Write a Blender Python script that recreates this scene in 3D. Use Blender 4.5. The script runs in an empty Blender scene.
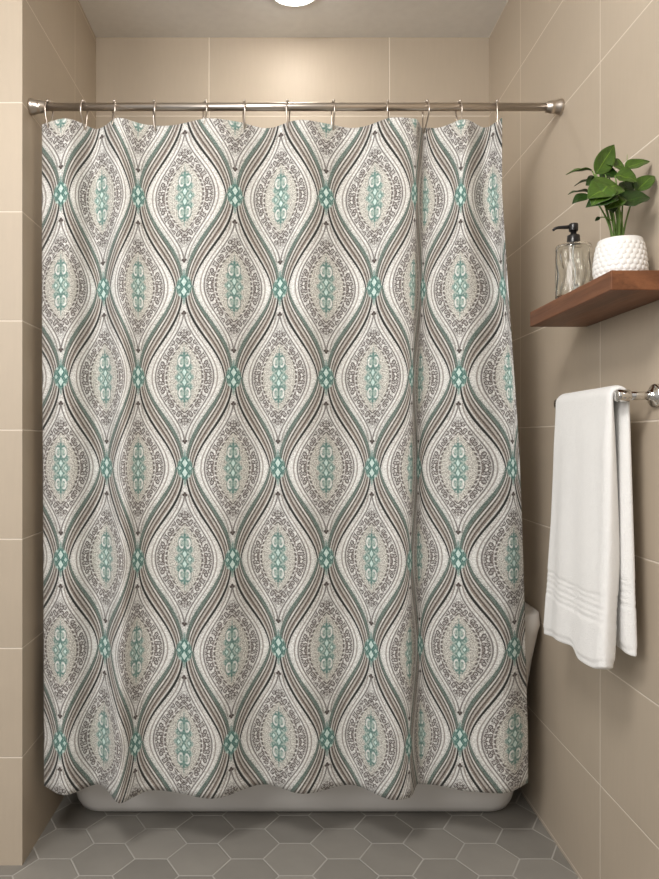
import bpy, bmesh, math, random
from mathutils import Vector, Matrix
random.seed(7)
S = bpy.context.scene
COL = S.collection
PI = math.pi

# ------------------------------------------------------------------ layout
F = 722.0                    # focal length in pixels of the 659 x 879 frame
VX, VY, CH = 283.0, 440.0, 1.137
XL, XR = -0.697, 0.768       # alcove side wall faces
YF, YB = 1.930, 2.690        # front of the alcove pier, back wall face
ZC = 2.637                   # ceiling
YR, ZR = 1.990, 2.055        # curtain rod
TP, TH = 0.588, 0.2917       # tile pitch


def at(px, py, y):
    """world point at depth y for a point of the photo"""
    return Vector(((px - VX) * y / F, y, CH + (VY - py) * y / F))


# ------------------------------------------------------------------ object helpers
def link(o, parent=None):
    COL.objects.link(o)
    if parent:
        o.parent = parent
    return o


def obj(name, bm, mat, parent=None, smooth=True, loc=None):
    bmesh.ops.recalc_face_normals(bm, faces=bm.faces)
    if parent is not None:          # vertices come in world space, parts live in their thing's space
        bmesh.ops.translate(bm, verts=bm.verts, vec=-Vector(parent.location))
    me = bpy.data.meshes.new(name)
    bm.to_mesh(me)
    bm.free()
    if smooth:
        for p in me.polygons:
            p.use_smooth = True
    if mat:
        me.materials.append(mat)
    o = bpy.data.objects.new(name, me)
    return link(o, parent)


def tag(o, label, cat, group=None):
    o['label'] = label
    o['category'] = cat
    if group:
        o['group'] = group
    return o


def thing(name, label, cat, loc, group=None):
    o = bpy.data.objects.new(name, None)
    o.empty_display_size = 0.05
    o.location = loc
    link(o)
    return tag(o, label, cat, group)


def box(bm, lo, hi, bevel=0.0, seg=2):
    r = bmesh.ops.create_cube(bm, size=1.0)
    vs = r['verts']
    for v in vs:
        v.co = Vector([lo[i] + (v.co[i] + 0.5) * (hi[i] - lo[i]) for i in range(3)])
    if bevel:
        es = list({e for v in vs for e in v.link_edges})
        bmesh.ops.bevel(bm, geom=es, offset=bevel, segments=seg, profile=0.5, affect='EDGES')


def lathe(bm, prof, origin, axis='Z', n=48, mod=None):
    """prof: list of (radius, height) closed on the axis where radius is 0"""
    o = Vector(origin)
    rings = []
    for k, (r, h) in enumerate(prof):
        if r < 1e-6:
            ring = [bm.verts.new(place(o, axis, 0, 0, h))]
        else:
            ring = []
            for i in range(n):
                t = 2 * PI * i / n
                rr = r * (mod(t, h, k) if mod else 1)
                ring.append(bm.verts.new(place(o, axis, rr * math.cos(t), rr * math.sin(t), h)))
        rings.append(ring)
    for a, b in zip(rings, rings[1:]):
        if len(a) == 1 and len(b) == 1:
            continue
        for i in range(n):
            j = (i + 1) % n
            if len(a) == 1:
                bm.faces.new((a[0], b[i], b[j]))
            elif len(b) == 1:
                bm.faces.new((a[i], a[j], b[0]))
            else:
                bm.faces.new((a[i], a[j], b[j], b[i]))
    return rings


def place(o, axis, a, b, h):
    if axis == 'Z':
        return o + Vector((a, b, h))
    if axis == 'X':
        return o + Vector((h, a, b))
    return o + Vector((a, h, b))


def tube(bm, pts, rad, n=10, closed=False):
    pts = [Vector(p) for p in pts]
    m = len(pts)
    rads = rad if isinstance(rad, (list, tuple)) else [rad] * m
    rings = []
    prev = None
    for i, p in enumerate(pts):
        if closed:
            t = (pts[(i + 1) % m] - pts[i - 1]).normalized()
        else:
            t = (pts[min(i + 1, m - 1)] - pts[max(i - 1, 0)]).normalized()
        if prev is None:
            up = Vector((0, 0, 1)) if abs(t.z) < 0.9 else Vector((1, 0, 0))
            u = t.cross(up).normalized()
        else:
            u = (prev - t * prev.dot(t)).normalized()
        prev = u
        w = t.cross(u)
        rings.append([bm.verts.new(p + (u * math.cos(2 * PI * k / n) + w * math.sin(2 * PI * k / n)) * rads[i])
                      for k in range(n)])
    prs = list(zip(rings, rings[1:]))
    if closed:
        prs.append((rings[-1], rings[0]))
    for a, b in prs:
        for k in range(n):
            j = (k + 1) % n
            bm.faces.new((a[k], a[j], b[j], b[k]))
    if not closed:
        bm.faces.new(rings[0][::-1])
        bm.faces.new(rings[-1])


def ball(bm, c, r, seg=12):
    bmesh.ops.create_uvsphere(bm, u_segments=seg, v_segments=seg // 2 + 2, radius=r,
                              matrix=Matrix.Translation(Vector(c)))


def pchip(xs, ys):
    n = len(xs)
    h = [xs[i + 1] - xs[i] for i in range(n - 1)]
    d = [(ys[i + 1] - ys[i]) / h[i] for i in range(n - 1)]
    m = [d[0]] + [0.0] * (n - 2) + [d[-1]]
    for i in range(1, n - 1):
        if d[i - 1] * d[i] > 0:
            w1, w2 = 2 * h[i] + h[i - 1], h[i] + 2 * h[i - 1]
            m[i] = (w1 + w2) / (w1 / d[i - 1] + w2 / d[i])

    def f(x):
        x = min(max(x, xs[0]), xs[-1])
        i = 0
        while i < n - 2 and x > xs[i + 1]:
            i += 1
        t = (x - xs[i]) / h[i]
        return ((1 + 2 * t) * (1 - t) ** 2 * ys[i] + t * (1 - t) ** 2 * h[i] * m[i]
                + t * t * (3 - 2 * t) * ys[i + 1] + t * t * (t - 1) * h[i] * m[i + 1])
    return f


# ------------------------------------------------------------------ node expressions
class G:
    """small helper that writes shader maths as Python expressions"""

    def __init__(self, name, rough=0.5, metal=0.0, spec=0.5):
        self.mat = bpy.data.materials.new(name)
        self.mat.use_nodes = True
        self.nt = self.mat.node_tree
        self.b = self.nt.nodes['Principled BSDF']
        self.set('Roughness', rough)
        self.set('Metallic', metal)
        self.set('Specular IOR Level', spec)

    def set(self, name, v):
        s = self.b.inputs[name]
        if isinstance(v, E):
            self.nt.links.new(v.s, s)
        elif isinstance(v, bpy.types.NodeSocket):
            self.nt.links.new(v, s)
        else:
            s.default_value = v

    def plug(self, v, sock):
        if isinstance(v, E):
            self.nt.links.new(v.s, sock)
        elif isinstance(v, bpy.types.NodeSocket):
            self.nt.links.new(v, sock)
        else:
            sock.default_value = v

    def math(self, op, *a, clamp=False):
        n = self.nt.nodes.new('ShaderNodeMath')
        n.operation = op
        n.use_clamp = clamp
        for i, v in enumerate(a):
            self.plug(v, n.inputs[i])
        return E(self, n.outputs[0])

    def coord(self, which='UV'):
        n = self.nt.nodes.new('ShaderNodeTexCoord')
        return n.outputs[which]

    def sep(self, sock):
        n = self.nt.nodes.new('ShaderNodeSeparateXYZ')
        self.nt.links.new(sock, n.inputs[0])
        return [E(self, n.outputs[i]) for i in range(3)]

    def vec(self, x, y, z=0.0):
        n = self.nt.nodes.new('ShaderNodeCombineXYZ')
        for i, v in enumerate((x, y, z)):
            self.plug(v, n.inputs[i])
        return n.outputs[0]

    def noise(self, vec, scale, detail=2.0, rough=0.5):
        n = self.nt.nodes.new('ShaderNodeTexNoise')
        self.plug(vec, n.inputs['Vector'])
        n.inputs['Scale'].default_value = scale
        n.inputs['Detail'].default_value = detail
        n.inputs['Roughness'].default_value = rough
        return E(self, n.outputs['Fac'])

    def white(self, vec):
        n = self.nt.nodes.new('ShaderNodeTexWhiteNoise')
        self.plug(vec, n.inputs['Vector'])
        return E(self, n.outputs['Value'])

    def voro(self, vec, scale, rnd=1.0, feature='F1'):
        n = self.nt.nodes.new('ShaderNodeTexVoronoi')
        n.voronoi_dimensions = '2D'
        n.feature = feature
        self.plug(vec, n.inputs['Vector'])
        n.inputs['Scale'].default_value = scale
        n.inputs['Randomness'].default_value = rnd
        return E(self, n.outputs['Distance'])

    def sstep(self, x, a, b):
        """0 below a, 1 above b"""
        n = self.nt.nodes.new('ShaderNodeMapRange')
        n.interpolation_type = 'SMOOTHSTEP'
        n.clamp = True
        self.plug(x, n.inputs['Value'])
        flip = a > b
        n.inputs['From Min'].default_value = min(a, b)
        n.inputs['From Max'].default_value = max(a, b)
        n.inputs['To Min'].default_value = 1.0 if flip else 0.0
        n.inputs['To Max'].default_value = 0.0 if flip else 1.0
        return E(self, n.outputs[0])

    def line(self, d, w, soft):
        return self.sstep(self.math('ABSOLUTE', d), w + soft, max(w - soft * 0.2, 0))

    def mix(self, a, b, f, mode='MIX'):
        n = self.nt.nodes.new('ShaderNodeMix')
        n.data_type = 'RGBA'
        n.blend_type = mode
        self.plug(f, n.inputs[0])
        for v, s in ((a, n.inputs[6]), (b, n.inputs[7])):
            if isinstance(v, (tuple, list)):
                s.default_value = (*v, 1.0)
            else:
                self.plug(v, s)
        return n.outputs[2]

    def scale(self, colour, f):
        """colour times a number"""
        n = self.nt.nodes.new('ShaderNodeVectorMath')
        n.operation = 'SCALE'
        if isinstance(colour, (tuple, list)):
            n.inputs[0].default_value = colour
        else:
            self.nt.links.new(colour, n.inputs[0])
        self.plug(f, n.inputs['Scale'])
        return n.outputs[0]

    def bump(self, h, dist, strength=1.0):
        n = self.nt.nodes.new('ShaderNodeBump')
        n.inputs['Strength'].default_value = strength
        n.inputs['Distance'].default_value = dist
        self.plug(h, n.inputs['Height'])
        self.nt.links.new(n.outputs[0], self.b.inputs['Normal'])


class E:
    def __init__(self, g, s):
        self.g, self.s = g, s

    def __add__(self, o): return self.g.math('ADD', self, o)
    def __radd__(self, o): return self.g.math('ADD', o, self)
    def __sub__(self, o): return self.g.math('SUBTRACT', self, o)
    def __rsub__(self, o): return self.g.math('SUBTRACT', o, self)
    def __mul__(self, o): return self.g.math('MULTIPLY', self, o)
    def __rmul__(self, o): return self.g.math('MULTIPLY', o, self)
    def __truediv__(self, o): return self.g.math('DIVIDE', self, o)
    def __neg__(self): return self.g.math('MULTIPLY', self, -1.0)
    def abs(self): return self.g.math('ABSOLUTE', self)
    def cos(self): return self.g.math('COSINE', self)
    def sin(self): return self.g.math('SINE', self)
    def sqrt(self): return self.g.math('SQRT', self)
    def min(self, o): return self.g.math('MINIMUM', self, o)
    def max(self, o): return self.g.math('MAXIMUM', self, o)
    def floor(self): return self.g.math('FLOOR', self)
    def mod(self, o): return self.g.math('FLOORED_MODULO', self, o)
    def ping(self, o): return self.g.math('PINGPONG', self, o)
    def gt(self, o): return self.g.math('GREATER_THAN', self, o)
    def lt(self, o): return self.g.math('LESS_THAN', self, o)


def srgb(r, g, b):
    f = lambda c: (c / 255 / 12.92) if c / 255 <= 0.04045 else ((c / 255 + 0.055) / 1.055) ** 2.4
    return (f(r), f(g), f(b))


def plain(name, c, rough=0.5, metal=0.0, spec=0.5):
    g = G(name, rough, metal, spec)
    # faint procedural unevenness
    n = g.noise(g.coord('Object'), 35.0, 3.0)
    g.set('Base Color', g.scale(c, n * 0.10 + 0.95))
    return g.mat


# ------------------------------------------------------------------ materials
def wall_tile(name, pitch, TH=TH):
    g = G(name, 0.42, 0.0, 0.4)
    u, v, _ = g.sep(g.coord('UV'))                # tile units
    du = ((u + 0.5).mod(1.0) - 0.5).abs() * pitch
    dv = ((v + 0.5).mod(1.0) - 0.5).abs() * TH
    d = du.min(dv)
    gm = g.sstep(d, 0.0022, 0.0010)
    rnd = g.white(g.vec(u.floor(), v.floor(), 3.0))
    brush = g.noise(g.vec(u * 60.0, v * 3.0, rnd * 9.0), 1.0, 4.0, 0.6)
    cloud = g.noise(g.vec(u * 1.6, v * 1.1, rnd * 20.0), 1.5, 4.0, 0.55)
    k = 0.90 + brush * 0.08 + cloud * 0.12 + (rnd - 0.5) * 0.045
    c = g.mix(g.scale((0.485, 0.408, 0.318), k), (0.74, 0.66, 0.56), gm)
    g.set('Base Color', c)
    g.set('Roughness', gm * 0.30 + 0.44 + cloud * 0.12)
    g.bump(g.sstep(d, 0.0008, 0.003) + brush * 0.05, 0.0012, 0.6)
    return g.mat


def floor_tile():
    g = G('hexagon floor tile', 0.5, 0.0, 0.4)
    x, y, _ = g.sep(g.coord('Object'))
    cp, ff = 0.1305, 0.151          # column pitch, flat to flat
    x = x + 0.228
    y = y - 1.959

    def cell(ox, oy):
        xx = (x + ox + cp).mod(2 * cp) - cp
        yy = (y + oy + ff / 2).mod(ff) - ff / 2
        ix = ((x + ox + cp) / (2 * cp)).floor()
        iy = ((y + oy + ff / 2) / ff).floor()
        ax, ay = xx.abs(), yy.abs()
        # horizontal flats top and bottom, points left and right
        dist = ay.max(ay * 0.5 + ax * 0.8660)
        return dist, ix, iy

    d1, ix1, iy1 = cell(0.0, 0.0)
    d2, ix2, iy2 = cell(cp, ff / 2)
    first = d1.lt(d2)
    d = d1.min(d2)
    rnd = g.white(g.vec(first * ix1 + (1.0 - first) * (ix2 + 51.3), first * iy1 + (1.0 - first) * (iy2 + 17.7), 1.0))
    edge = ff / 2 - d
    gm = g.sstep(edge, 0.0026, 0.0013)
    cl = g.noise(g.vec(x, y, rnd * 7.0), 9.0, 5.0, 0.6)
    c = g.mix(g.scale((0.300, 0.283, 0.255), 0.80 + cl * 0.30 + (rnd - 0.5) * 0.24), (0.46, 0.44, 0.41), gm)
    g.set('Base Color', c)
    g.set('Roughness', gm * 0.3 + 0.42 + cl * 0.15)
    g.bump(g.sstep(edge, 0.001, 0.004), 0.0012, 0.6)
    return g.mat


def curtain_cloth():
    g = G('damask curtain cloth', 0.85, 0.0, 0.15)
    uvs = g.coord('UV')
    a, b, _ = g.sep(uvs)
    # tiny print wobble
    fa, fb = a.ping(1.0), b.ping(1.0)
    cosb = (fb * PI).cos()
    sinb = (fb * PI).sin()
    xc = 0.5 - cosb * 0.385
    d = fa - xc
    up = 1.0 - b.floor().mod(2.0) * 2.0
    slope = sinb * 0.65
    tn = d * up * 48.0 / (slope * slope + 1.0).sqrt()
    hw = sinb * 4.1 + 3.9
    tb = tn / hw                                  # -1 upper edge of strand, +1 lower edge
    side = d.lt(0.0)
    p = side * fa + (1.0 - side) * (1.0 - fa)
    q = side * (1.0 - fb) + (1.0 - side) * fb
    P, Q = p * 48.0, q * 90.0                     # both about one unit per 2.7 mm
    A, B = a * 48.0, b * 90.0
    grain = g.noise(g.vec(A, B, 0.0), 0.55, 3.0, 0.7)
    fine = g.noise(g.vec(A, B, 4.0), 1.3, 1.0, 0.5)

    WHITE, CREAM = srgb(238, 238, 235), srgb(188, 184, 177)
    TAUPE, BROWN, INK = srgb(128, 118, 111), srgb(82, 72, 69), srgb(42, 46, 45)
    GREEN, TEAL, MINT, DTEAL = srgb(80, 102, 95), srgb(122, 164, 153), srgb(208, 228, 222), srgb(72, 118, 112)

    speck = g.sstep(fine, 0.46, 0.62)
    col = g.mix(WHITE, CREAM, speck * 0.6)
    # grey haze close to the strand
    absd = d.abs() * 48.0
    # ---- medallion: outer ogee lines
    cq = ((Q / 67.0).min(1.0) * PI).cos() * 0.5 + 0.5
    O = cq * 28.5
    I = 17.8 - Q * Q * (17.8 / (36.0 * 36.0))
    eO, eI = P - O, P - I
    lim = g.sstep(Q, 66.0, 62.0)
    col = g.mix(col, TAUPE, g.line(eO - 3.6, 0.35, 0.9) * lim * 0.75)
    inside = g.sstep(eO, 0.5, -0.5) * lim
    col = g.mix(col, g.mix(WHITE, TAUPE, speck * 0.55), inside * 0.9)
    col = g.mix(col, BROWN, g.line(eO, 0.45, 0.8) * lim * 0.8)
    # ---- vine band
    band = g.sstep(eO, -0.8, -2.0) * g.sstep(eI, 1.0, 2.2)
    vr = g.voro(g.vec(P, Q, 0.0), 1 / 4.6, 0.8)
    ring = g.line(vr - 0.36, 0.08, 0.09)
    dot = g.sstep(vr, 0.17, 0.09)
    leafy = g.sstep(g.noise(g.vec(P, Q, 2.0), 0.42, 2.0), 0.50, 0.60)
    near = g.sstep(Q, 55.0, 42.0)
    col = g.mix(col, BROWN, band * (ring * 0.9 + dot * 0.8).min(1.0) * near)
    col = g.mix(col, BROWN, band * leafy * near * 0.6)
    # ---- inner almond
    alm = g.sstep(eI, 0.6, -0.6)
    st = g.sstep(g.noise(g.vec(A, B, 9.0), 0.9, 2.0), 0.42, 0.62)
    col = g.mix(col, g.mix(srgb(222, 220, 213), srgb(132, 128, 118), st * 0.8), alm)
    dash = g.sstep((Q * 1.5 + P * 0.4).sin(), -0.75, -0.2)
    col = g.mix(col, BROWN, g.line(eI, 0.7, 0.8) * dash * 0.85)
    col = g.mix(col, TAUPE, g.line(eI - 2.4, 0.2, 0.7) * 0.6 * g.sstep(Q, 38.5, 35.5))
    # ---- centre ornament
    Tt = 8.5 - Q * Q * (8.5 / (28.0 * 28.0)) + (Q * 0.62).cos() * 1.6
    cen = g.sstep(P - Tt, 1.0, -1.5)
    spots = g.sstep(g.noise(g.vec(P, Q, 6.0), 0.55, 1.0), 0.50, 0.58)
    col = g.mix(col, g.mix(TEAL, MINT, st * 0.8), cen * 0.55)
    col = g.mix(col, DTEAL, cen * spots * 0.55)

    def dist(cx, cy):
        x, y = P - cx, Q - cy
        return (x * x + y * y).sqrt()

    def dia(X, Y, cx, cy, w, h):
        return ((X - cx).abs() / w + (Y - cy).abs() / h)

    ex, ey = (P - 3.0) / 2.3, (Q - 15.5) / 4.2
    r1 = (ex * ex + ey * ey).sqrt()
    col = g.mix(col, DTEAL, g.line(r1 - 1.5, 0.08, 0.30) * 0.6)
    col = g.mix(col, WHITE, g.line(r1 - 1.0, 0.14, 0.22) * g.sstep(P - Q * 0.08, 0.2, 1.4) * 0.85)
    r2 = dist(5.4, 8.6)
    col = g.mix(col, DTEAL, g.line(r2 - 1.6, 0.2, 0.7) * 0.5)
    r3 = dist(1.8, 23.0)
    col = g.mix(col, DTEAL, g.line(r3 - 1.6, 0.25, 0.7) * 0.6)
    col = g.mix(col, DTEAL, g.sstep(P, 0.9, 0.3) * g.sstep(Q, 30.0, 26.0) * g.sstep(Q, 9.0, 11.0) * 0.6)
    dd = dia(P, Q, 0.0, 5.0, 2.3, 4.0)
    col = g.mix(col, DTEAL, g.sstep(dd, 1.7, 1.3) * 0.65)
    col = g.mix(col, MINT, g.sstep(dd, 1.05, 0.75))
    ds = dia(P, Q, 5.2, 0.0, 1.8, 2.6)
    col = g.mix(col, DTEAL, g.sstep(ds, 1.7, 1.3) * 0.55)
    col = g.mix(col, MINT, g.sstep(ds, 1.05, 0.7))
    # ---- trefoil at the tip
    tr = dist(0.0, 65.0).min(dist(1.4, 63.4))
    col = g.mix(col, BROWN, g.sstep(tr, 1.7, 0.9))

    # ---- strand bands
    ins = g.sstep(tb.abs(), 1.03, 0.97)
    col = g.mix(col, g.mix(TAUPE, GREEN, g.sstep(tb, 0.0, -0.5) * 0.6), g.sstep(tb.abs(), 1.6, 0.95) * (speck * 0.6 + 0.15))
    sc = g.mix(srgb(164, 155, 145), srgb(102, 93, 86), speck * 0.75)
    sc = g.mix(sc, WHITE, g.line(tb + 0.36, 0.05, 0.08) * 0.75)
    sc = g.mix(sc, INK, g.line(tb + 0.18, 0.03, 0.08) * 0.85)
    sc = g.mix(sc, WHITE, g.line(tb - 0.06, 0.04, 0.09) * 0.45)
    sc = g.mix(sc, BROWN, g.line(tb - 0.28, 0.04, 0.08) * 0.85)
    sc = g.mix(sc, WHITE, g.line(tb - 0.62, 0.06, 0.09) * 0.65)
    sc = g.mix(sc, INK, g.line(tb - 0.87, 0.12, 0.08) * 0.95)
    sc = g.mix(sc, g.mix(GREEN, srgb(136, 148, 141), g.sstep(fine, 0.44, 0.56) * 0.8), g.line(tb + 0.80, 0.16, 0.16) * 0.95)
    sc = g.mix(sc, INK, g.line(tb + 0.52, 0.03, 0.07) * 0.7)
    col = g.mix(col, sc, ins)

    # ---- node rosettes, in node-centred coordinates
    ns = 1.0 - side
    n_p = (fa * (fa + fb).lt(1.0) + (1.0 - fa) * (1.0 - (fa + fb).lt(1.0))) * 48.0
    n_q = (fb * (fa + fb).lt(1.0) + (1.0 - fb) * (1.0 - (fa + fb).lt(1.0))) * 90.0
    env = dia(n_p, n_q, 0.0, 0.0, 9.5, 17.0) + (n_q * 0.55).cos() * 0.10
    col = g.mix(col, g.mix(DTEAL, TEAL, st * 0.9), g.sstep(env, 1.1, 0.8) * 0.8)
    dv = dia(n_p, n_q, 0.0, 4.8, 3.0, 4.8)
    col = g.mix(col, DTEAL, g.sstep(dv, 1.5, 1.25) * 0.8)
    col = g.mix(col, MINT, g.sstep(dv, 1.02, 0.82))
    dh = dia(n_p, n_q, 5.2, 0.0, 2.1, 2.7)
    col = g.mix(col, DTEAL, g.sstep(dh, 1.5, 1.25) * 0.8)
    col = g.mix(col, MINT, g.sstep(dh, 1.02, 0.75) * 0.75)
    x1, y1 = n_p - 4.0, n_q - 8.0
    col = g.mix(col, MINT, g.sstep((x1 * x1 + y1 * y1).sqrt(), 1.7, 0.9) * 0.7)
    salt = g.white(g.vec((A * 0.9).floor(), (B * 0.9).floor(), 5.0))
    col = g.scale(col, 0.54 + grain * 0.48 + salt * 0.26)
    g.set('Base Color', col)
    weave = g.noise(g.vec(A, B, 1.0), 1.6, 2.0, 0.6)
    g.bump(weave + tb.abs().min(1.0) * 0.3, 0.0012, 0.5)
    g.set('Sheen Weight', 0.15)
    return g.mat


def wood():
    g = G('walnut', 0.42, 0.0, 0.35)
    x, y, z = g.sep(g.coord('Object'))
    n1 = g.noise(g.vec(x * 10.0, y * 1.6, z * 22.0), 5.0, 5.0, 0.6)
    rings = ((x * 60.0 + z * 110.0 + n1 * 7.0) * 1.0).sin() * 0.5 + 0.5
    pores = g.noise(g.vec(x * 160.0, y * 7.0, z * 220.0), 1.0, 3.0, 0.7)
    f = (rings * 0.35 + n1 * 0.5 + pores * 0.35).min(1.0)
    c = g.mix(srgb(66, 38, 24), srgb(136, 88, 58), f)
    g.set('Base Color', c)
    g.set('Roughness', 0.50 - pores * 0.15)
    g.bump(pores, 0.0006, 0.5)
    return g.mat


def terry():
    g = G('white terry cotton', 0.95, 0.0, 0.1)
    o = g.coord('Object')
    n = g.noise(o, 420.0, 3.0, 0.7)
    m = g.noise(o, 60.0, 3.0, 0.6)
    g.set('Base Color', g.scale((0.89, 0.885, 0.87), 0.90 + n * 0.10 + m * 0.06))
    g.bump(n + m * 0.6, 0.004, 0.55)
    g.set('Sheen Weight', 0.3)
    return g.mat


def glazed(name, c, rough):
    g = G(name, rough, 0.0, 0.5)
    n = g.noise(g.coord('Object'), 6.0, 3.0)
    g.set('Base Color', g.scale(c, n * 0.05 + 0.97))
    g.set('Coat Weight', 0.25)
    g.set('Coat Roughness', 0.12)
    return g.mat


def leaf_mat(name, dark, light):
    g = G(name, 0.38, 0.0, 0.4)
    u, v, _ = g.sep(g.coord('UV'))
    n = g.noise(g.coord('Object'), 60.0, 3.0)
    vein = g.line(u - 0.5, 0.012, 0.03)
    sv = g.sstep(((v * 30.0) - (u - 0.5).abs() * 22.0).sin(), 0.86, 1.0)
    c = g.mix(dark, light, (n * 0.7 + 0.05).min(1.0))
    c = g.mix(c, (light[0] * 1.5, light[1] * 1.35, light[2] * 1.4), vein * 0.7 + sv * 0.12)
    g.set('Base Color', c)
    g.set('Subsurface Weight', 0.0)
    g.bump(vein + sv * 0.5, 0.0008, 0.6)
    return g.mat


def glass():
    g = G('clear glass', 0.02, 0.0, 0.5)
    g.set('Base Color', (0.97, 0.98, 0.96, 1))
    g.set('Transmission Weight', 1.0)
    g.set('IOR', 1.45)
    n = g.noise(g.coord('Object'), 30.0, 2.0)
    g.bump(n, 0.0008, 0.3)
    return g.mat


def emit(name, c, s):
    m = bpy.data.materials.new(name)
    m.use_nodes = True
    nt = m.node_tree
    nt.nodes.clear()
    o = nt.nodes.new('ShaderNodeOutputMaterial')
    e = nt.nodes.new('ShaderNodeEmission')
    e.inputs[0].default_value = (*c, 1)
    e.inputs[1].default_value = s
    nt.links.new(e.outputs[0], o.inputs[0])
    return m


M_NICKEL = plain('brushed nickel', (0.58, 0.52, 0.46), 0.32, 1.0)
M_CHROME = plain('polished chrome', (0.70, 0.68, 0.65), 0.12, 1.0)
M_TUB = glazed('white tub enamel', (0.70, 0.685, 0.665), 0.3)
M_POT = glazed('white pot glaze', (0.80, 0.79, 0.77), 0.35)
M_CEIL = plain('ceiling paint', (0.92, 0.91, 0.89), 0.9, 0.0, 0.1)
M_BLACK = plain('black plastic', (0.012, 0.011, 0.011), 0.28)
M_SOIL = plain('potting soil', (0.035, 0.022, 0.015), 0.95)
M_STEM = plain('green stem', srgb(104, 134, 62), 0.5)
M_TRIM = plain('white light trim', (0.82, 0.82, 0.81), 0.4)
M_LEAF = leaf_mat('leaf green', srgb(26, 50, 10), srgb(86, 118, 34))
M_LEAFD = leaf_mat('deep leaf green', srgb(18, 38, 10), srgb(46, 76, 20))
M_TERRY = terry()
M_GLASS = glass()
M_TUBE = plain('frosted plastic tube', (0.75, 0.75, 0.72), 0.3)


# ------------------------------------------------------------------ room shell
def wall(name, lo, hi, uo, pitch, mat, voff=0.010, TH=TH):
    bm = bmesh.new()
    box(bm, lo, hi)
    uv = bm.loops.layers.uv.new('UVMap')
    bm.normal_update()
    for f in bm.faces:
        for l in f.loops:
            c = l.vert.co
            if abs(f.normal.x) > 0.5:
                l[uv].uv = ((c.y - uo[1]) / pitch, (c.z - voff) / TH)
            elif abs(f.normal.y) > 0.5:
                l[uv].uv = ((c.x - uo[0]) / pitch, (c.z - voff) / TH)
            else:
                l[uv].uv = ((c.x - uo[0]) / pitch, (c.y - uo[1]) / pitch)
    o = obj(name, bm, mat, smooth=False)
    o['kind'] = 'structure'
    return o


M_TILE = wall_tile('beige wall tile', TP)
M_TILEB = wall_tile('beige back wall tile', 0.671, 0.33)
wall('wall_right', (XR, -1.0, 0), (XR + 0.12, YB + 0.12, ZC), (0, 1.748), TP, M_TILE)
wall('wall_back', (XL, YB, 0), (XR, YB + 0.12, ZC), (-0.275, 0), 0.671, M_TILEB, 2.344 - 7 * 0.33, 0.33)
wall('wall_left', (-2.4, YF, 0), (XL, YB + 0.12, ZC), (-0.98, 2.42), TP, M_TILE, -0.003)

bm = bmesh.new()
box(bm, (-2.4, -1.0, -0.08), (XR + 0.12, YB + 0.12, 0.0))
o = obj('floor', bm, floor_tile(), smooth=False)
o['kind'] = 'structure'
bm = bmesh.new()
box(bm, (-2.4, 0.7, ZC), (XR + 0.12, YB + 0.12, ZC + 0.08))
o = obj('ceiling', bm, M_CEIL, smooth=False)
o['kind'] = 'structure'

# ------------------------------------------------------------------ ceiling light
LX, LY = 0.040, 2.405
t = thing('ceiling_light', 'round white recessed ceiling light glowing above the bathtub', 'ceiling light', (LX, LY, ZC))
bm = bmesh.new()
lathe(bm, [(0.073, -0.0005), (0.073, -0.006), (0.078, -0.009), (0.086, -0.007), (0.090, -0.0005)], (LX, LY, ZC), n=64)
obj('trim_ring', bm, M_TRIM, t)
bm = bmesh.new()
lathe(bm, [(0, -0.024), (0.02, -0.0235), (0.04, -0.021), (0.058, -0.016), (0.068, -0.0105), (0.0725, -0.004), (0.0725, -0.001), (0, -0.001)], (LX, LY, ZC), n=64)
obj('lens', bm, emit('lamp glow', (1.0, 0.95, 0.88), 46.0), t)

# ------------------------------------------------------------------ bathtub
def rrect(x0, x1, y0, y1, r, n=10):
    pts = []
    for cx, cy, a0 in ((x1 - r, y1 - r, 0), (x0 + r, y1 - r, 90), (x0 + r, y0 + r, 180), (x1 - r, y0 + r, 270)):
        for i in range(n + 1):
            a = math.radians(a0 + 90 * i / n)
            pts.append((cx + r * math.cos(a), cy + r * math.sin(a)))
    return pts


bm = bmesh.new()
loops = []
BX0, BX1, BY0, BY1 = -0.690, 0.762, 2.065, 2.685
HT = 0.632
spec = []        # (inset, z, corner radius)
for ins, z, r in ((0.090, 0.0005, 0.07), (0.074, 0.004, 0.08), (0.060, 0.016, 0.085), (0.052, 0.038, 0.09), (0.047, 0.07, 0.09),
                  (0.038, 0.20, 0.09), (0.028, 0.34, 0.09), (0.015, 0.48, 0.09), (0.004, 0.575, 0.09), (0.0, 0.593, 0.09),
                  (0.003, HT - 0.003, 0.09), (0.010, HT, 0.085), (0.030, HT, 0.08), (0.062, HT - 0.002, 0.07), (0.070, HT - 0.010, 0.07),
                  (0.076, HT - 0.03, 0.07), (0.095, 0.44, 0.08), (0.12, 0.28, 0.09), (0.15, 0.16, 0.10), (0.19, 0.125, 0.09), (0.25, 0.118, 0.05)):
    fy = 1.9 if z < 0.575 and len(loops) < 9 else 1.0
    loops.append([bm.verts.new((x, y, z)) for x, y in rrect(BX0 + ins, BX1 - ins, BY0 + ins * fy, BY1 - ins, r)])
for A, B in zip(loops, loops[1:]):
    n = len(A)
    for i in range(n):
        bm.faces.new((A[i], A[(i + 1) % n], B[(i + 1) % n], B[i]))
bm.faces.new(loops[0][::-1])
bm.faces.new(loops[-1])
tub = obj('bathtub', bm, M_TUB)
tag(tub, 'white bathtub with flared sides behind the patterned shower curtain', 'bathtub')

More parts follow.
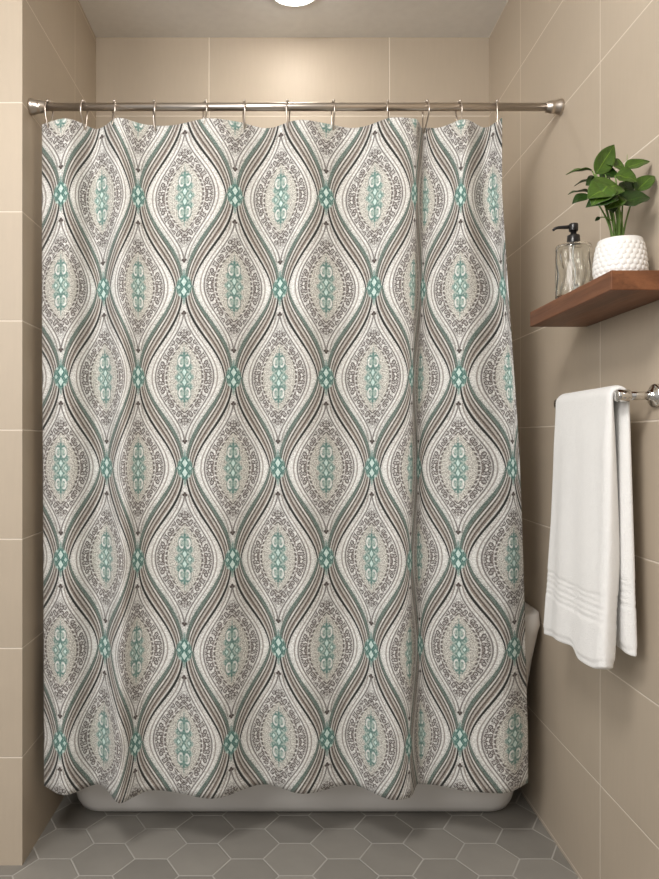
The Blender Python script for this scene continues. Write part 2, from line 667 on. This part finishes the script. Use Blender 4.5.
# ------------------------------------------------------------------ curtain rod
t = thing('curtain_rod', 'brushed metal tension rod spanning the alcove above the shower curtain', 'curtain rod', (XL, YR, ZR))
bm = bmesh.new()
lathe(bm, [(0, 0.004), (0.0108, 0.004), (0.0108, XR - XL - 0.004), (0, XR - XL - 0.004)], (XL, YR, ZR), 'X', 32)
obj('rod', bm, M_NICKEL, t)
fl = [(0, 0.0), (0.0212, 0.0), (0.0220, 0.002), (0.0220, 0.005), (0.0210, 0.008), (0.0195, 0.013), (0.0172, 0.019), (0.0165, 0.025),
      (0.0172, 0.027), (0.0172, 0.030), (0.0155, 0.032), (0.0145, 0.042), (0.0118, 0.044), (0, 0.044)]
for x, s in ((XL + 0.0005, 1), (XR - 0.0005, -1)):
    bm = bmesh.new()
    lathe(bm, [(r, h * s) for r, h in fl], (x, YR, ZR), 'X', 40)
    obj('flange', bm, M_NICKEL, t)

# ------------------------------------------------------------------ shower curtain
K = F / YR
aa = [-0.42, 0, 1, 2, 3, 4, 5, 6, 7, 8, 9, 10, 11, 11.3]
XROWS = [(0.11, [42, 61, 102, 138, 185, 235, 281, 326, 375, 415, 425, 461, 493, 502]),
         (0.27, [42, 61, 104, 138, 184, 234, 280, 326, 374, 413, 422, 460, 505, 509]),
         (0.52, [43, 61, 107, 138, 185, 233, 278, 326, 372, 411, 418, 458, 513, 520]),
         (0.93, [44, 60, 104, 135, 184, 231, 279, 327, 371, 409, 421, 460, 515, 528])]
fxs = [pchip(aa, r) for _, r in XROWS]
fxt = fxs[0]
_xc = {}


def fx(a, f):
    if a not in _xc:
        _xc[a] = pchip([r[0] for r in XROWS], [q(a) for q in fxs])
    return _xc[a](f)


da = [-0.42, 0.10, 0.85, 1.50, 2.45, 3.6, 4.7, 5.5, 6.5, 7.55, 8.05, 8.8, 9.3, 10.15, 10.75, 11.3]
dt = [-1.2, 2.6, -2.8, 2.6, -1.6, 2.4, -2.4, 1.8, -2.4, 3.0, 2.2, -2.8, -2.6, 1.8, -2.2, 2.2]
db = [-1.8, 2.6, -2.4, 6.2, 0.4, 4.2, -2.4, 2.0, -2.2, 4.8, 3.6, -2.6, -2.4, 0.8, 1.8, -3.2]
fdt, fdb = pchip(da, dt), pchip(da, db)
ZT, ZB = 2.0125, 0.174
B0, HZ = 1.8065, 0.2487
hook_px = [49, 84, 114, 154, 205, 244, 288, 333, 388, 426, 459, 497]


def cloth(a, f):
    """point on the curtain; f is 0 at the top hem, 1 at the bottom"""
    px = fx(a, f)
    h = f * f * (3 - 2 * f)
    dep = (fdt(a) * (1 - h) + fdb(a) * h) * 0.0122
    dep += 0.003 * math.sin(a * 2.1 + f * 7.0) * math.sin(f * PI)
    return (px - VX) * (YR - dep) / F, YR - dep, px


def sag(px):
    s = 0.0
    for u, v in zip(hook_px, hook_px[1:]):
        if u <= px <= v:
            s = math.sin(PI * (px - u) / (v - u)) * 0.0035
    return s


NA, NZ = 420, 110
bm = bmesh.new()
uv = bm.loops.layers.uv.new('UVMap')
grid = []
for i in range(NA + 1):
    a = aa[0] + (aa[-1] - aa[0]) * i / NA
    col = []
    for j in range(NZ + 1):
        f = j / NZ
        x, y, px = cloth(a, f)
        zt = ZT - sag(px)
        z = zt + (ZB - zt) * f
        v = bm.verts.new((x, y, z))
        col.append((v, a, (z - B0) / HZ + 0.0))
    grid.append(col)
for i in range(NA):
    for j in range(NZ):
        q = [grid[i][j], grid[i + 1][j], grid[i + 1][j + 1], grid[i][j + 1]]
        f = bm.faces.new([w[0] for w in q])
        for l, w in zip(f.loops, q):
            l[uv].uv = (w[1], w[2])
cur = obj('shower_curtain', bm, curtain_cloth())
md = cur.modifiers.new('thickness', 'SOLIDIFY')
md.thickness = 0.0012
md.offset = 0
tag(cur, 'long cloth shower curtain printed with teal and taupe ogee medallions', 'shower curtain')

# ------------------------------------------------------------------ curtain hooks
ORD = ['leftmost curtain hook on the metal rod, next to the left wall', 'second curtain hook from the left end of the rod',
       'third curtain hook from the left end of the rod', 'fourth curtain hook from the left end of the rod',
       'fifth curtain hook from the left end of the rod', 'sixth curtain hook from the left end of the rod',
       'sixth curtain hook from the right end of the rod', 'fifth curtain hook from the right end of the rod',
       'fourth curtain hook from the right end of the rod', 'third curtain hook from the right end of the rod',
       'second curtain hook from the right end of the rod', 'rightmost curtain hook on the metal rod, at the curtain corner']
for k, hp in enumerate(hook_px):
    x = (hp - VX) / K
    lo, hi = aa[0], aa[-1]
    for _ in range(40):
        mid = (lo + hi) / 2
        lo, hi = (mid, hi) if fxt(mid) < hp else (lo, mid)
    yc = YR - fdt(lo) * 0.0122
    zb = ZT - 0.015
    tw = math.radians(random.choice((-1, 1)) * random.uniform(12, 26))
    bm = bmesh.new()
    pts = []
    N = 44
    for i in range(N + 1):
        th = PI * 0.62 + (2 * PI - 0.5) * i / N          # starts at the front top, runs over the back and under
        cy, cz = math.cos(th), math.sin(th)
        zmid = (ZR + 0.0165 + zb) / 2
        hh = (ZR + 0.0165 - zb) / 2
        z = zmid + hh * (cz if abs(cz) > 0 else 0)
        wr = 0.0165 if z > ZR - 0.006 else 0.0165 - 0.009 * min(1, (ZR - 0.006 - z) / 0.05)
        sh = (yc - YR) * min(1, max(0, (ZR - 0.02 - z) / max(1e-4, ZR - 0.02 - zb)))
        pts.append((x + cy * wr * math.sin(tw), YR + sh + cy * wr * math.cos(tw) , z))
    tube(bm, pts, 0.0021, 8)
    ball(bm, pts[0], 0.0042, 10)
    o = obj('curtain_hook', bm, M_NICKEL)
    tag(o, ORD[k], 'curtain hook', 'metal hooks holding the shower curtain')

# ------------------------------------------------------------------ shelf
SX, SY0, SY1, SZ, STK = 0.624, 1.374, 1.825, 1.4605, 0.038
bm = bmesh.new()
box(bm, (SX, SY0, SZ - STK), (XR - 0.0005, SY1, SZ), 0.0022, 2)
sh = obj('floating_shelf', bm, wood(), smooth=False)
tag(sh, 'reddish brown wooden floating shelf on the right tiled wall', 'shelf')

# ------------------------------------------------------------------ soap dispenser
SXC, SYC = 0.684, 1.700
t = thing('soap_dispenser', 'clear ribbed glass soap dispenser with black pump on the wooden shelf', 'soap dispenser', (SXC, SYC, SZ))
R0 = 0.0405


def facet(th, h, k):
    if k in AMP:
        return 1 + AMP[k] * math.sin(12 * th + 1.6 * math.sin(h * 75)) * max(0, min(1, (h - 0.008) / 0.02, (0.128 - h) / 0.02))
    return 1.0


prof = [(0, 0.0005), (R0 * 0.8, 0.0005), (R0 * 0.95, 0.002), (R0, 0.007)]
n0 = len(prof)
prof += [(R0, 0.007 + 0.118 * i / 40) for i in range(1, 40)]
AMP = {k: 0.006 for k in range(n0, len(prof))}
prof += [(R0, 0.126), (R0 * 0.985, 0.131), (R0 * 0.92, 0.1345), (R0 * 0.72, 0.1365), (0.0140, 0.138), (0.0135, 0.1455), (0.0115, 0.1455),
         (0.0115, 0.1365), (R0 * 0.70, 0.1335), (R0 * 0.88, 0.131), (R0 * 0.925, 0.126)]
n1 = len(prof)
prof += [(R0 * 0.90, 0.124 - 0.108 * i / 40) for i in range(41)]
AMP.update({k: 0.026 for k in range(n1, len(prof))})
prof += [(R0 * 0.84, 0.011), (0, 0.010)]
bm = bmesh.new()
lathe(bm, prof, (SXC, SYC, SZ), n=96, mod=facet)
obj('glass_bottle', bm, M_GLASS, t)
bm = bmesh.new()
lathe(bm, [(0, 0.1375), (0.0152, 0.1375), (0.0154, 0.139), (0.0142, 0.157), (0.0132, 0.1585), (0.0068, 0.159), (0.0068, 0.170), (0.0, 0.170)],
      (SXC, SYC, SZ), n=40)
obj('pump_collar', bm, M_BLACK, t)
bm = bmesh.new()
lathe(bm, [(0, 0.168), (0.0100, 0.168), (0.0106, 0.170), (0.0106, 0.1835), (0.0096, 0.1855), (0, 0.186)], (SXC, SYC, SZ), n=36)
dirn = Vector((-0.96, 0.20, 0)).normalized()
c0 = Vector((SXC, SYC, SZ + 0.1785))
tube(bm, [c0 + dirn * 0.004, c0 + dirn * 0.020, c0 + dirn * 0.034 + Vector((0, 0, 0.0002)), c0 + dirn * 0.042 + Vector((0, 0, -0.002)),
          c0 + dirn * 0.046 + Vector((0, 0, -0.006))], [0.0048, 0.0042, 0.0035, 0.0031, 0.0029], 14)
obj('pump_head', bm, M_BLACK, t)
bm = bmesh.new()
tube(bm, [(SXC, SYC, SZ + 0.137), (SXC + 0.003, SYC, SZ + 0.07), (SXC + 0.008, SYC, SZ + 0.014)], 0.0028, 10)
obj('dip_tube', bm, M_TUBE, t)

# ------------------------------------------------------------------ potted plant
PXC, PYC = 0.695, 1.489
t = thing('potted_plant', 'leafy green plant in a white textured ceramic pot on the wooden shelf', 'potted plant', (PXC, PYC, SZ))
PH = 0.0965
bm = bmesh.new()
pr = pchip([0, 0.004, 0.016, 0.032, 0.048, 0.085, 0.0965], [0.0415, 0.0455, 0.0498, 0.0512, 0.0503, 0.0455, 0.0432])
NH, NT = 72, 176
prof = [(0, 0.0005), (0.036, 0.0005)] + [(pr(PH * i / NH), max(0.0008, 0.0965 * i / NH)) for i in range(NH + 1)]
pn = len(prof)
prof += [(0.0424, 0.098), (0.0405, 0.098), (0.0395, 0.096), (0.0395, 0.085), (0, 0.083)]


def scale_tex(th, h, k):
    if 3 <= k < pn and 0.006 < h < 0.0905:
        row = (h - 0.006) / 0.0121
        r = math.floor(row)
        fr = row - r
        u = th / (2 * PI) * 25 + (0.5 if r % 2 else 0)
        fu = (u % 1.0) - 0.5
        dd = math.sqrt((fu * 1.15) ** 2 + ((fr - 0.5) * 1.05) ** 2)
        bumpv = max(0.0, 1 - (dd / 0.56) ** 2)
        return 1 + 0.036 * (bumpv ** 0.7) * min(1, (0.090 - h) / 0.006)
    return 1.0


prof = [(r, h * 0.89) for r, h in prof]
lathe(bm, prof, (PXC, PYC, SZ), n=NT * 2, mod=lambda th, h, k: scale_tex(th, h / 0.89, k))
obj('pot', bm, M_POT, t)
bm = bmesh.new()
lathe(bm, [(0, 0.0735), (0.0372, 0.0738), (0.0372, 0.078), (0.03, 0.0795), (0.015, 0.0805), (0, 0.0805)], (PXC, PYC, SZ), n=32,
      mod=lambda th, h, k: 1.0 + (0.03 * math.sin(7 * th + h * 900) if k in (3, 4) else 0))
obj('soil', bm, M_SOIL, t)


def zp(u, v, dy=0.0):
    """point of the 555 x 879 close-up of the shelf, at the depth of the plant plus dy"""
    return at(520 + u / 3.993, 120 + v / 3.993, PYC + dy)


def leaf(base, tip, width, nrm, bend, mat, fold=0.25, heart=0.32):
    base, tip = Vector(base), Vector(tip)
    ax = tip - base
    L = ax.length
    t0 = ax.normalized()
    n0 = (Vector(nrm) - t0 * Vector(nrm).dot(t0)).normalized()
    s0 = t0.cross(n0).normalized()
    bm = bmesh.new()
    uvl = bm.loops.layers.uv.new('UVMap')
    NU, NV = 10, 18
    wf = pchip([0, 0.06, 0.18, heart, 0.55, 0.78, 0.92, 1.0], [0.04, 0.45, 0.86, 1.0, 0.90, 0.55, 0.22, 0.015])
    rows = []
    for j in range(NV + 1):
        v = j / NV
        w = wf(v) * width / 2
        cen = base + t0 * (L * v) + n0 * (bend * L * (4 * v * (1 - v)) * 0.5)
        row = []
        for i in range(NU + 1):
            u = i / NU * 2 - 1
            lift = fold * abs(u) ** 1.5 * w + 0.05 * w * math.sin(v * 11 + u * 2)
            row.append((bm.verts.new(cen + s0 * (w * u) + n0 * lift), (i / NU, v)))
        rows.append(row)
    for j in range(NV):
        for i in range(NU):
            q = [rows[j][i], rows[j][i + 1], rows[j + 1][i + 1], rows[j + 1][i]]
            f = bm.faces.new([x[0] for x in q])
            for l, x in zip(f.loops, q):
                l[uvl].uv = x[1]
    o = obj('leaf', bm, mat, t)
    m = o.modifiers.new('thickness', 'SOLIDIFY')
    m.thickness = 0.0006
    return o


def stem(a, b, out, r0=0.0022, r1=0.0013):
    a, b = Vector(a), Vector(b)
    c = a + (b - a) * 0.5 + Vector(out)
    pts, rr = [], []
    for i in range(13):
        s = i / 12
        pts.append(a * (1 - s) ** 2 + c * 2 * s * (1 - s) + b * s * s)
        rr.append(r0 + (r1 - r0) * s)
    bm = bmesh.new()
    tube(bm, pts, rr, 8)
    obj('stem', bm, M_STEM, t)


# base (u,v,dy), tip (u,v,dy), width m, normal, bend, deep?, root u
LEAVES = [
    ((302, 216, 0.00), (376, 98, 0.01), 0.037, (0.35, -1, 0.35), 0.06, 0, 378),
    ((288, 202, -0.01), (182, 219, 0.00), 0.034, (-0.1, -0.35, 1), 0.14, 0, 372),
    ((340, 166, 0.02), (418, 208, 0.00), 0.036, (0.1, -0.8, 0.7), 0.10, 0, 392),
    ((420, 196, 0.00), (519, 166, 0.01), 0.030, (0.1, -0.75, 0.75), 0.10, 0, 402),
    ((380, 222, -0.02), (468, 248, -0.03), 0.046, (0.1, -0.85, 0.55), 0.12, 0, 398),
    ((464, 288, -0.01), (537, 224, 0.00), 0.033, (-0.35, -0.8, 0.4), 0.18, 0, 408),
    ((392, 262, -0.035), (268, 316, -0.055), 0.060, (-0.1, -0.85, 0.6), 0.10, 0, 382),
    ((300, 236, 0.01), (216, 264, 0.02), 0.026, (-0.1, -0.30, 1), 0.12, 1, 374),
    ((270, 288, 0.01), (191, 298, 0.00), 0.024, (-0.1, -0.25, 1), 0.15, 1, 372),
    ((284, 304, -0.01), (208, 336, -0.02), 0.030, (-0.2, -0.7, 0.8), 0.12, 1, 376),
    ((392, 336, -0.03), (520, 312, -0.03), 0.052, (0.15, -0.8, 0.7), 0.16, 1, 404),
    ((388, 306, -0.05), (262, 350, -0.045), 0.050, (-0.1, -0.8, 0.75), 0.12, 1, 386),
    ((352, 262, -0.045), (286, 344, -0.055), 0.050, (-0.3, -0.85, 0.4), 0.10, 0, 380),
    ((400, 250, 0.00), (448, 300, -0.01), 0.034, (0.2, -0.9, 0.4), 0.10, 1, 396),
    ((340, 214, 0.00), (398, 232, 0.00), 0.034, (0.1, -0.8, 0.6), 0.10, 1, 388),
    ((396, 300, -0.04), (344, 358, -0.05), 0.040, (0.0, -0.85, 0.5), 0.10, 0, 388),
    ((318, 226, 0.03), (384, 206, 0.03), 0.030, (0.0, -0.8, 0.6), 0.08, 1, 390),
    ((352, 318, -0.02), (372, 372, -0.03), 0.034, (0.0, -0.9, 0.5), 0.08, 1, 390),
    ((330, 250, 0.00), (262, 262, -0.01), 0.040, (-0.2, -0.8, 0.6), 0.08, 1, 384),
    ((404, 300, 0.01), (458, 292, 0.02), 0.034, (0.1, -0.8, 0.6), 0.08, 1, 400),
]
root_z = SZ + 0.078
for b_, t_, w_, n_, bd, dk, ru in LEAVES:
    B, T = zp(*b_), zp(*t_)
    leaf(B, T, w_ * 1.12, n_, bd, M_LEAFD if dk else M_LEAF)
    rt = Vector((at(520 + ru / 3.993, 0, PYC).x, PYC + random.uniform(-0.012, 0.012), root_z))
    sd = (B.x - rt.x)
    stem(rt, B, (-sd * 0.28, 0, 0.012))
# thin drooping shoot with a bud, bare twig at the top
stem(zp(388, 440, -0.01), zp(304, 392, -0.015), (0.010, 0, 0.022), 0.0014, 0.0009)
leaf(zp(318, 388, -0.015), zp(299, 404, -0.015), 0.008, (0, -1, 0.3), 0.1, M_LEAFD)
stem(zp(424, 200, 0.01), zp(428, 138, 0.01), (0.001, 0, 0), 0.0009, 0.0005)

# ------------------------------------------------------------------ towel bar
BXB, BZ, BYN, BYF = 0.700, 1.228, 1.482, 1.812
t = thing('towel_bar', 'polished chrome towel bar on the right wall below the wooden shelf', 'towel bar', (XR, BYN, BZ))
bm = bmesh.new()
tube(bm, [(BXB, BYN - 0.012, BZ), (BXB, BYF + 0.012, BZ)], 0.0085, 24)
obj('bar', bm, M_CHROME, t)
for y in (BYN, BYF):
    bm = bmesh.new()
    lathe(bm, [(0, 0.058), (0.011, 0.058), (0.0125, 0.060), (0.0125, 0.084), (0.0105, 0.086), (0, 0.086)],
          (XR - 0.142, y, BZ), 'X', 28)
    lathe(bm, [(0, 0), (0.0085, 0), (0.0085, 0.062), (0, 0.062)], (XR - 0.070, y, BZ), 'X', 28)
    obj('post', bm, M_CHROME, t)
    bm = bmesh.new()
    lathe(bm, [(0, 0), (0.010, -0.001), (0.0115, 0.002), (0.013, 0.006), (0.022, 0.0085), (0.0245, 0.011), (0.0245, 0.0175), (0, 0.0175)],
          (XR - 0.018, y, BZ), 'X', 36)
    obj('wall_flange', bm, M_CHROME, t)

# ------------------------------------------------------------------ towel
TY0, TY1 = 1.4985, 1.800
H0 = 0.0075                   # half thickness


def zbot(s):                  # front bottom edge, s 0 near .. 1 far
    return pchip([0, 0.12, 0.30, 0.42, 0.55, 1.0], [0.668, 0.655, 0.654, 0.672, 0.668, 0.650])(s)


def rib(d):                   # pile profile over the distance from the hem
    r = 0.0
    if d < 0.016:
        r -= 0.0028
    if 0.100 < d < 0.158:
        r -= 0.0026
        for c in (0.110, 0.122, 0.137, 0.149):
            r += 0.0030 * math.exp(-((d - c) / 0.0030) ** 2)
    return r


bm = bmesh.new()
NTW, NS = 40, 240
outer, inner = [], []
for i in range(NTW + 1):
    s = i / NTW
    y = TY0 + (TY1 - TY0) * s
    zb, zk = zbot(s), 0.690 + 0.006 * math.sin(s * 5)
    rad = 0.0085 + H0 + 0.0008
    Lf, Lb = BZ - zb, BZ - zk
    La = PI * rad
    tot = Lf + La + Lb
    co, ci = [], []
    edge = min(s, 1 - s)
    pinch = min(1.0, (edge / 0.05)) ** 0.5 if edge < 0.05 else 1.0
    for j in range(NS + 1):
        l = tot * j / NS
        if l < Lf:
            z = zb + l
            dn = BZ - z
            wav = (0.0045 * math.sin(s * 7.5 + 0.8) + 0.003 * math.sin(s * 15 + dn * 3)) * min(1, dn / 0.3)
            c = Vector((BXB - rad - 0.030 * (dn / 0.58) ** 1.15 + wav, y + (0.012 * (s - 0.5) * 2 - 0.004) * (dn / 0.58), z))
            n = Vector((-1, 0, 0.05)).normalized()
            d = l if l < 0.05 else z - 0.655
        elif l < Lf + La:
            an = (l - Lf) / rad
            c = Vector((BXB - rad * math.cos(an), y, BZ + rad * math.sin(an)))
            n = Vector((-math.cos(an), 0, math.sin(an)))
            d = 1.0
        else:
            dn = l - Lf - La
            c = Vector((BXB + rad + 0.010 * (dn / 0.54) ** 1.0 + 0.002 * math.sin(s * 9) * min(1, dn / 0.3), y - 0.014 * (1 - s) * (dn / 0.54), BZ - dn))
            n = Vector((1, 0, 0))
            d = Lb - dn
        end = min(j, NS - j)
        pe = 0.75 if end == 0 else 1.0
        hh = (H0 + rib(d)) * (0.35 + 0.65 * pinch) * pe
        body = min(1, max(0, (BZ - 0.01 - c.z) / 0.34)) ** 0.8 * (1.0 if l < Lf else 0.55 if l > Lf + La else 0.0)
        fl = 0.004 if l < Lf else 0.0
        co.append(bm.verts.new(c + n * (hh + fl * pinch * min(1, (Lf - l) / 0.1 if l < Lf else 0))))
        ci.append(bm.verts.new(c - n * (hh + 0.022 * body * (0.15 + 0.85 * pinch))))
    outer.append(co)
    inner.append(ci)
for i in range(NTW):
    for j in range(NS):
        bm.faces.new((outer[i][j], outer[i + 1][j], outer[i + 1][j + 1], outer[i][j + 1]))
        bm.faces.new((inner[i][j], inner[i][j + 1], inner[i + 1][j + 1], inner[i + 1][j]))
    for j in (0, NS):
        bm.faces.new((outer[i][j], inner[i][j], inner[i + 1][j], outer[i + 1][j]))
for i in (0, NTW):
    for j in range(NS):
        bm.faces.new((outer[i][j], outer[i][j + 1], inner[i][j + 1], inner[i][j]))
tw = obj('towel', bm, M_TERRY)
m = tw.modifiers.new('soft', 'SUBSURF')
m.levels = m.render_levels = 1
tag(tw, 'white terry towel with woven border bands folded over the chrome towel bar', 'towel')

# ------------------------------------------------------------------ light
def area(name, loc, target, size, power, c):
    l = bpy.data.lights.new(name, 'AREA')
    l.shape = 'DISK'
    l.size = size
    l.energy = power
    l.color = c
    o = bpy.data.objects.new(name, l)
    o.location = loc
    d = Vector(target) - Vector(loc)
    o.rotation_euler = d.to_track_quat('-Z', 'Y').to_euler()
    link(o)
    return o


area('room_lamp', (-0.50, 0.20, 2.60), (0.25, 2.0, 1.60), 0.6, 34, (1.0, 0.965, 0.92))
area('added_fill', (-1.55, -0.55, 1.95), (0.75, 1.7, 1.9), 1.2, 34, (1.0, 0.975, 0.95))  # unseen soft fill light, added to brighten the ceiling and right wall
w = bpy.data.worlds.new('room ambience')
S.world = w
w.use_nodes = True
nt = w.node_tree
bg = nt.nodes['Background']
tc = nt.nodes.new('ShaderNodeTexCoord')
sx = nt.nodes.new('ShaderNodeSeparateXYZ')
mr = nt.nodes.new('ShaderNodeMapRange')
mr.inputs['From Min'].default_value = -0.35
mr.inputs['From Max'].default_value = 0.15
mr.inputs['To Min'].default_value = 0.25
mr.inputs['To Max'].default_value = 0.66
nt.links.new(tc.outputs['Generated'], sx.inputs[0])
nt.links.new(sx.outputs['Z'], mr.inputs['Value'])
nt.links.new(mr.outputs[0], bg.inputs['Strength'])
bg.inputs['Color'].default_value = (1.0, 0.97, 0.94, 1)

# ------------------------------------------------------------------ camera and view
cam = bpy.data.cameras.new('camera')
cam.sensor_fit = 'AUTO'
cam.sensor_width = 36
cam.lens = F / 879 * 36
cam.shift_x = (329.5 - VX) / 879
cam.shift_y = (VY - 439.5) / 879
cam.clip_start = 0.02
co = bpy.data.objects.new('camera', cam)
co.location = (0, 0, CH)
co.rotation_euler = (PI / 2, 0, 0)
link(co)
S.camera = co
v = S.view_settings
v.view_transform = 'Standard'
v.look = 'None'
v.gamma = 1
v.use_curve_mapping = False
v.exposure = -0.08
